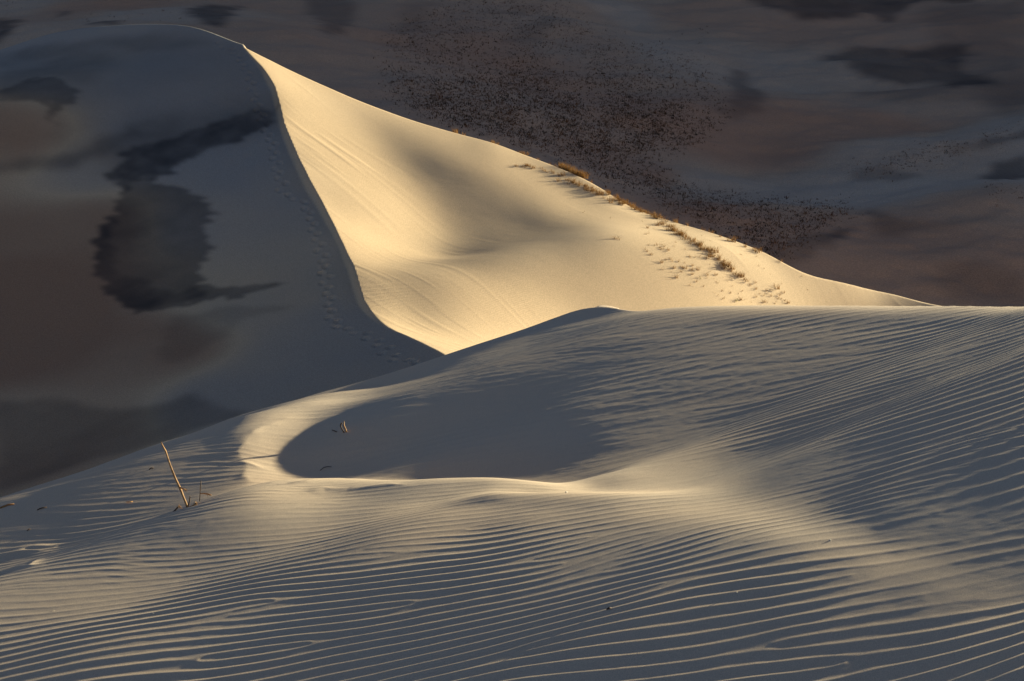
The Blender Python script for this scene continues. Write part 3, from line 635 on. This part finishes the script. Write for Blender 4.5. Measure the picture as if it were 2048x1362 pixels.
def tag(o, label, cat, group=None):
    o["label"] = label; o["category"] = cat
    if group: o["group"] = group
    return o


def empty(name, loc):
    o = bpy.data.objects.new(name, None); S.collection.objects.link(o); o.location = loc; o.empty_display_size = .05; return o


def tube(V, F, pts, rad, n=7):
    """tapered knotty tube through the points"""
    P = [np.array(p, float) for p in pts]; b0 = len(V); k = len(P)
    for i, p in enumerate(P):
        d = P[min(i + 1, k - 1)] - P[max(i - 1, 0)]; d /= np.linalg.norm(d) + 1e-9
        u = np.cross(d, (0.3, 1, 0.1)); u /= np.linalg.norm(u) + 1e-9; w = np.cross(d, u)
        for j in range(n):
            t = 2 * math.pi * j / n; r = rad[i] * (1 + .12 * math.sin(3 * t + i)); V.append(p + r * (u * math.cos(t) + w * math.sin(t)))
    for i in range(k - 1):
        for j in range(n):
            a = b0 + i * n + j; b = b0 + i * n + (j + 1) % n; F.append((a, b, b + n, a + n))
    F.append(tuple(b0 + j for j in range(n))[::-1]); F.append(tuple(b0 + (k - 1) * n + j for j in range(n)))


def blade(V, F, base, ang, h, lean, w, bend, rnd):
    """one narrow leaf: four cross sections, V-folded, drooping"""
    dx, dy = math.cos(ang), math.sin(ang); sx, sy = -dy, dx; b0 = len(V); ks = 5
    for i in range(ks):
        t = i / (ks - 1); out = lean * t + bend * t * t; z = h * (t - 0.35 * bend / max(h, .01) * t * t)
        ww = w * (1 - t) ** .7 * .5
        cx, cy = base[0] + dx * out, base[1] + dy * out
        V += [(cx + sx * ww, cy + sy * ww, base[2] + z), (cx - dx * ww * .5, cy - dy * ww * .5, base[2] + z + ww * .3), (cx - sx * ww, cy - sy * ww, base[2] + z)]
    for i in range(ks - 1):
        for j in range(2):
            a = b0 + i * 3 + j; F.append((a, a + 1, a + 4, a + 3))


def tuft_mesh(n, spread, h, w, seed, flat=0.0):
    r = random.Random(seed); V, F = [], []
    for _ in range(n):
        a = r.uniform(0, 2 * math.pi); rr = spread * math.sqrt(r.random()); hh = h * r.uniform(.45, 1.0)
        blade(V, F, (rr * math.cos(a) * 1.3, rr * math.sin(a) * .8, -.04), r.uniform(0, 2 * math.pi), hh, hh * r.uniform(.05, .5 + flat), w * r.uniform(.7, 1.2), hh * r.uniform(.0, .5 + flat), r)
    return V, F


def tuft_proto(name, n, spread, h, w, seed, mat, flat=0.0):
    V, F = tuft_mesh(n, spread, h, w, seed, flat); me = bpy.data.meshes.new(name); me.from_pydata(V, [], F); me.materials.append(mat); me.update(); return me


dense_p = [tuft_proto("grass_tuft", 46, .36, .62, .034, s, m_gold) for s in range(4)]
mid_p = [tuft_proto("grass_tuft", 18, .20, .55, .032, 10 + s, m_gold, .2) for s in range(4)]
thin_p = [tuft_proto("grass_stem", 5, .12, .5, .032, 20 + s, m_gold, .7) for s in range(5)]
green_p = [tuft_proto("grass_tuft", 10, .22, .6, .034, 30 + s, m_green, .3) for s in range(2)]
rr = random.Random(5)


def place(me, px, py, sc, label, cat, group=None, name="grass_tuft"):
    x, y, z = mid_hit(px, py); o = bpy.data.objects.new(name, me); S.collection.objects.link(o)
    o.location = (x, y, z - .02); o.rotation_euler = (rr.uniform(-.1, .1), rr.uniform(-.1, .1), rr.uniform(0, 6.28)); s = sc * rr.uniform(.85, 1.15); o.scale = (s, s, s * rr.uniform(.85, 1.2))
    return tag(o, label, cat, group)


def along(pts, n, jx, jy):
    L_ = [0]
    for p, q in zip(pts, pts[1:]): L_.append(L_[-1] + math.hypot(q[0] - p[0], q[1] - p[1]))
    out = []
    for i in range(n):
        t = (i + rr.uniform(.1, .9)) / n * L_[-1]; out.append((np.interp(t, L_, [p[0] for p in pts]) + rr.gauss(0, jx), np.interp(t, L_, [p[1] for p in pts]) + rr.gauss(0, jy)))
    return out


BAND = "golden dry grass tuft in the dense strip running down the sunlit slope"
for x, y in along([(1120, 358), (1190, 384), (1230, 400), (1285, 424), (1330, 452), (1400, 494), (1440, 522), (1490, 560)], 112, 4, 4):
    place(dense_p[rr.randrange(4)] if rr.random() < .35 else mid_p[rr.randrange(4)], x, y, rr.uniform(.6, 1.15), BAND, "grass tuft", "golden grass strip down the sunlit slope")
for x, y in along([(1490, 562), (1540, 590), (1580, 604)], 10, 7, 4):
    place(mid_p[rr.randrange(4)], x, y, rr.uniform(.4, .65), "small dry grass tuft at the lower end of the grassy strip", "grass tuft", "small tufts at the strip's lower end")
for x, y in along([(1028, 331), (1060, 336), (1108, 347)], 12, 3, 2):
    place(mid_p[rr.randrange(4)] if rr.random() < .6 else dense_p[rr.randrange(4)], x, y, rr.uniform(.5, .8), "dry grass tuft in the small separate line near the top of the slope", "grass tuft", "small line of tufts near the slope top")
SK = "golden grass tuft fringing the skyline ridge of the sunlit dune"
for x, y in [(910, 256), (928, 262), (985, 279), (994, 281), (1042, 298), (1049, 300), (1076, 310), (1182, 350), (1215, 367), (1232, 378), (1250, 388), (1322, 424), (1374, 446), (1405, 460), (1422, 466), (1440, 474), (1462, 483), (1490, 494), (1506, 501), (1515, 505), (1560, 524), (1350, 436), (1285, 405), (1100, 319)] + along([(1118, 327), (1140, 334), (1164, 347)], 16, 2, 1.5):
    place(dense_p[rr.randrange(4)] if 1110 < x < 1170 else dense_p[rr.randrange(4)] if rr.random() < .4 else mid_p[rr.randrange(4)], x, y, rr.uniform(1.0, 1.4) if 1110 < x < 1170 else rr.uniform(.7, 1.0), SK, "grass tuft", "grass fringing the skyline ridge")
poly = [(1280, 440), (1340, 475), (1400, 515), (1500, 580), (1590, 606), (1460, 608), (1380, 575), (1320, 540), (1280, 495)]
n_ = 0
while n_ < 92:
    x, y = rr.uniform(1270, 1600), rr.uniform(430, 610)
    if not bool(poly_mask(poly, np.array([[x]]), np.array([[y]]))[0, 0]): continue
    place(thin_p[rr.randrange(5)] if rr.random() < .7 else mid_p[rr.randrange(4)], x, y, rr.uniform(.4, .75), "thin dry grass sprig scattered on bright sand below the grassy strip", "grass sprig", "sprigs scattered below the grassy strip", "grass_sprig"); n_ += 1
for x, y in along([(1190, 372), (1300, 425), (1420, 480), (1530, 540), (1640, 592)], 24, 14, 7):
    place(thin_p[rr.randrange(5)], x, y, rr.uniform(.3, .6), "tiny dry sprig between the grassy strip and the skyline ridge", "grass sprig", "sprigs above the grassy strip", "grass_sprig")
for i, (x, y, s, me, lb) in enumerate([(1231, 478, 1.25, thin_p[1], "lone spreading dry sprig on open sand left of the scattered sprigs"), (1236, 480, 1.1, thin_p[3], "bent dry sprig beside the lone spreading sprig on open sand"),
        (1472, 602, .8, green_p[0], "greenish grass tuft just above the near dune's crest line"), (1400, 558, .7, green_p[1], "greenish grass tuft with a soft shadow left of the lower sprigs"),
        (1552, 578, .95, dense_p[1], "bushy reddish grass tuft nearest the strip's lower right end"), (1566, 588, .6, mid_p[2], "small tuft just below the bushy reddish one"),
        (1138, 424, .5, thin_p[0], "tiny sprig just right of the dark hollow"), (1165, 425, .5, thin_p[2], "tiny sprig with two leaning blades right of the hollow"), (1220, 437, .4, thin_p[4], "faint curled sprig in mid slope below the strip"),
        (1340, 520, .6, mid_p[0], "dark squat tuft at the left edge of the scattered sprigs"), (1362, 536, .5, mid_p[3], "dark squat tuft at the lower left edge of the sprigs"),
        (1105, 370, .5, thin_p[0], "upright sprig below the small separate line")]):
    place(me, x, y, s, lb, "grass tuft" if "tuft" in lb else "grass sprig")

# far slopes: thousands of clumps nobody could count
VEG = [([(770, 140), (790, 60), (850, 20), (960, 0), (1130, 12), (1200, 60), (1290, 95), (1400, 120), (1435, 180), (1445, 240), (1390, 290), (1310, 320), (1340, 395), (1240, 380), (1130, 320), (1000, 272), (870, 232), (790, 205)], 15000, .85),
       ([(880, 170), (1100, 130), (1350, 200), (1380, 280), (1250, 310), (1150, 320), (1000, 272), (830, 222)], 6500, .9),
       ([(1250, 340), (1400, 385), (1550, 402), (1680, 408), (1720, 415), (1680, 445), (1620, 480), (1540, 510), (1440, 470), (1330, 420)], 3800, .75),
       ([(1700, 345), (1800, 312), (1950, 275), (2048, 252), (2048, 262), (1940, 298), (1850, 330), (1740, 350)], 700, .7), ([(1980, 375), (2048, 365), (2048, 395), (1990, 395)], 60, .8),
       ([(120, 8), (240, 15), (430, 20), (420, 35), (250, 48), (170, 42)], 60, .8), ([(0, 5), (60, 0), (50, 20), (0, 25)], 20, .8), ([(1340, 60), (1420, 50), (1400, 75), (1350, 70)], 30, 1.0), ([(900, 0), (1130, 0), (1120, 20), (900, 10)], 120, 1)]
V, F = [], []
for pl, cnt, s0 in VEG:
    xs = [p[0] for p in pl]; ys = [p[1] for p in pl]; k = 0; tries = 0
    while k < cnt and tries < cnt * 8:
        tries += 1
        x, y = rr.uniform(min(xs), max(xs)), rr.uniform(min(ys), max(ys))
        if not bool(poly_mask(pl, np.array([[x]]), np.array([[y]]))[0, 0]): continue
        if float(vnoise(np.array([x * .045 + y * .05]), np.array([y * .06]), 3)[0]) + rr.uniform(-.5, .5) < -.3: continue
        x += rr.gauss(0, 16); y += rr.gauss(0, 9)
        h = far_hit(x, y); s = s0 * rr.choice([.3, .35, .4, .5, .62, .8]) ; k += 1
        for _ in range(rr.choice([2, 3, 4])):
            a = rr.uniform(0, 6.28); blade(V, F, (h[0] + rr.gauss(0, .22 * s), h[1] + rr.gauss(0, .2 * s), h[2] - .05), a, .75 * s * rr.uniform(.4, 1), .3 * s, .16 * s, .25 * s * rr.uniform(.2, 1.3), rr)
scr = mesh_obj("scrub", V, F, m_scrub); scr["kind"] = "stuff"; scr["label"] = "dark sparse grass clumps scattered over the shaded far slopes"; scr["category"] = "scrub"


# near things --------------------------------------------------------------
def P(px, py, Yd):
    a, q = aq(px, py); return (float(a * Yd), Yd, float(q * Yd))


def rel(pts, o): return [tuple(np.array(p) - np.array(o)) for p in pts]


def fluff(V, F, c, r, n, seed):
    q = random.Random(seed)
    for _ in range(n):
        d = np.array([q.gauss(0, 1), q.gauss(0, 1), q.gauss(0, .8)]); d /= np.linalg.norm(d); L_ = r * q.uniform(.5, 1.2)
        tube(V, F, [np.array(c), np.array(c) + d * L_ * .5, np.array(c) + d * L_ + np.array([0, 0, -.2 * r])], [.0011, .0009, .0004], 3)


b = near_hit(373, 1014); Yd = b[1]
dp = empty("dead_plant", b); tag(dp, "tall leaning dead stalk rising from the ripples at the left", "dead plant")
V, F = [], []
st_ = [(376, 1018), (371, 1004), (366, 992), (361, 979), (356, 968), (351, 957), (345, 942), (340, 929), (335, 914), (331, 902), (326, 893), (322, 884)]
tube(V, F, rel([P(x, y, Yd - .01 + .004 * i) for i, (x, y) in enumerate(st_)], b), [.0085, .0078, .0072, .008, .0070, .0066, .0070, .0062, .0058, .0060, .0048, .003])
mesh_obj("stalk", V, F, m_stalk, dp)
V, F = [], []
tube(V, F, rel([P(360, 975, Yd), P(365, 977, Yd - .02), P(370, 979, Yd - .03)], b), [.005, .0045, .0035]); fluff(V, F, rel([P(371, 980, Yd - .03)], b)[0], .018, 16, 1)
mesh_obj("side_shoot", V, F, m_fluff, dp)
V, F = [], []
tube(V, F, rel([P(375, 1016, Yd - .02), P(382, 1014, Yd - .04), P(389, 1009, Yd - .05), P(394, 1005, Yd - .05)], b), [.008, .007, .005, .003]); fluff(V, F, rel([P(393, 1006, Yd - .05)], b)[0], .022, 20, 2)
mesh_obj("root_shoot", V, F, m_stalk, dp)
V, F = [], []
tube(V, F, rel([P(376, 1012, Yd - .02), P(379, 1003, Yd - .03), P(380, 993, Yd - .04)], b), [.005, .0045, .003]); fluff(V, F, rel([P(380, 995, Yd - .04)], b)[0], .014, 10, 3); fluff(V, F, rel([P(376, 1013, Yd - .02)], b)[0], .028, 22, 4)
mesh_obj("short_shoot", V, F, m_darktwig, dp)
b = near_hit(350, 1022); ft = empty("fallen_twig", b); tag(ft, "short curled twig with a fuzzy end lying left of the tall stalk's foot", "twig")
V, F = [], []
tube(V, F, rel([P(338, 1028, b[1] - .02), P(344, 1026, b[1] - .02), P(351, 1020, b[1] - .02), P(356, 1014, b[1] - .02), P(358, 1012, b[1])], b), [.003, .0045, .005, .0045, .003]); mesh_obj("stem", V, F, m_darktwig, ft)
V, F = [], []; fluff(V, F, rel([P(358, 1014, b[1] - .01)], b)[0], .024, 26, 5); mesh_obj("fuzzy_tip", V, F, m_fluff, ft)
b = near_hit(399, 1003); tt = empty("thin_twig", b); tag(tt, "thin upright twig with one side arm right of the tall stalk", "twig")
V, F = [], []
tube(V, F, rel([P(399, 1006, b[1]), P(400, 990, b[1]), P(401, 975, b[1]), P(402, 961, b[1])], b), [.0028, .0030, .0032, .0030]); mesh_obj("stem", V, F, m_darktwig, tt)
V, F = [], []
tube(V, F, rel([P(401, 987, b[1] - .01), P(408, 987, b[1] - .02), P(415, 988, b[1] - .03), P(422, 990, b[1] - .04)], b), [.003, .0045, .005, .004]); fluff(V, F, rel([P(416, 989, b[1] - .03)], b)[0], .016, 12, 6); fluff(V, F, rel([P(421, 990, b[1] - .04)], b)[0], .012, 10, 7)
mesh_obj("side_arm", V, F, m_fluff, tt)
b = near_hit(689, 866); cs_ = empty("curved_shoot", b); tag(cs_, "small pair of curved dark stems standing in the shaded hollow", "dead plant")
k_ = b[1]
V, F = [], []; tube(V, F, rel([P(688, 865, k_), P(684, 858, k_), P(681, 852, k_), P(682, 848, k_), P(684, 846, k_)], b), [.006, .006, .0065, .006, .007]); mesh_obj("stem", V, F, m_darktwig, cs_)
V, F = [], []; tube(V, F, rel([P(693, 864, k_), P(691, 858, k_), P(688, 852, k_), P(688, 847, k_), P(688, 842, k_)], b), [.008, .008, .0075, .005, .002]); mesh_obj("stem", V, F, m_stalk, cs_)


def bit(name, pts, r, mat, label, cat="twig", lift=.004):
    w = [near_hit(x, y) for x, y in pts]; w = [(p[0], p[1], p[2] + r * .5 + lift * math.sin(math.pi * i / max(len(w) - 1, 1))) for i, p in enumerate(w)]
    o0 = w[0]; V, F = [], []; tube(V, F, rel(w, o0), [r * (.6 + .5 * math.sin(math.pi * (i + .5) / len(w))) for i in range(len(w))], 6)
    o = mesh_obj(name, V, F, mat); o.location = o0; return tag(o, label, cat)


bit("twig", [(664, 861), (669, 863), (674, 865)], .004, m_darktwig, "tiny dark stick lying just left of the curved stems")
bit("twig", [(640, 942), (648, 938), (656, 936), (663, 935)], .0028, m_darktwig, "thin dark bent twig lying in the shaded hollow above the brow", lift=.012)
bit("twig", [(-8, 1020), (4, 1016), (16, 1012), (28, 1009)], .006, m_fluff, "golden broken twig at the left edge of the slope")
bit("twig", [(74, 1022), (79, 1020), (86, 1018), (94, 1015)], .0042, m_darktwig, "dark short twig right of the golden broken one")
bit("debris", [(54, 1063), (57, 1061), (61, 1059)], .0034, m_darktwig, "tiny dark scrap on the lower left slope", "debris")
bit("debris", [(298, 941), (302, 938), (307, 938)], .004, m_darktwig, "tiny dark curled scrap left of the tall stalk", "debris")
bit("feather", [(252, 1005), (256, 1008), (261, 1008), (265, 1004)], .003, m_fluff, "tiny pale curled feather on the left slope", "feather", .015)
bit("debris", [(1213, 1221), (1218, 1219), (1222, 1217)], .0035, m_darktwig, "small dark scrap in a ripple trough at the lower right", "debris")


def grit(px, py, r, label):
    x, y, z = near_hit(px, py); q = random.Random(int(px)); V, F = [], []
    for i in range(5):
        th = math.pi * (i + .5) / 5
        for j in range(7): t = 2 * math.pi * j / 7; k = r * q.uniform(.8, 1.2); V.append((k * math.sin(th) * math.cos(t) * 1.3, k * math.sin(th) * math.sin(t), k * .8 * math.cos(th)))
    for i in range(4):
        for j in range(7): a = i * 7 + j; c = i * 7 + (j + 1) % 7; F.append((a, c, c + 7, a + 7))
    F += [tuple(range(7))[::-1], tuple(range(28, 35))]
    o = mesh_obj("pebble", V, F, m_stone); o.location = (x, y, z + r * .4); tag(o, label, "pebble")


grit(1132, 985, .005, "bright pale pebble on the lit brow of the near dune")
grit(1660, 1082, .004, "pale pebble on the brow to the right")
grit(306, 1228, .0028, "white grain among the ripples at the lower left")
grit(107, 1222, .0028, "white grain near the left edge among the ripples")
grit(1473, 1186, .0028, "white grain in a ripple below the right brow")
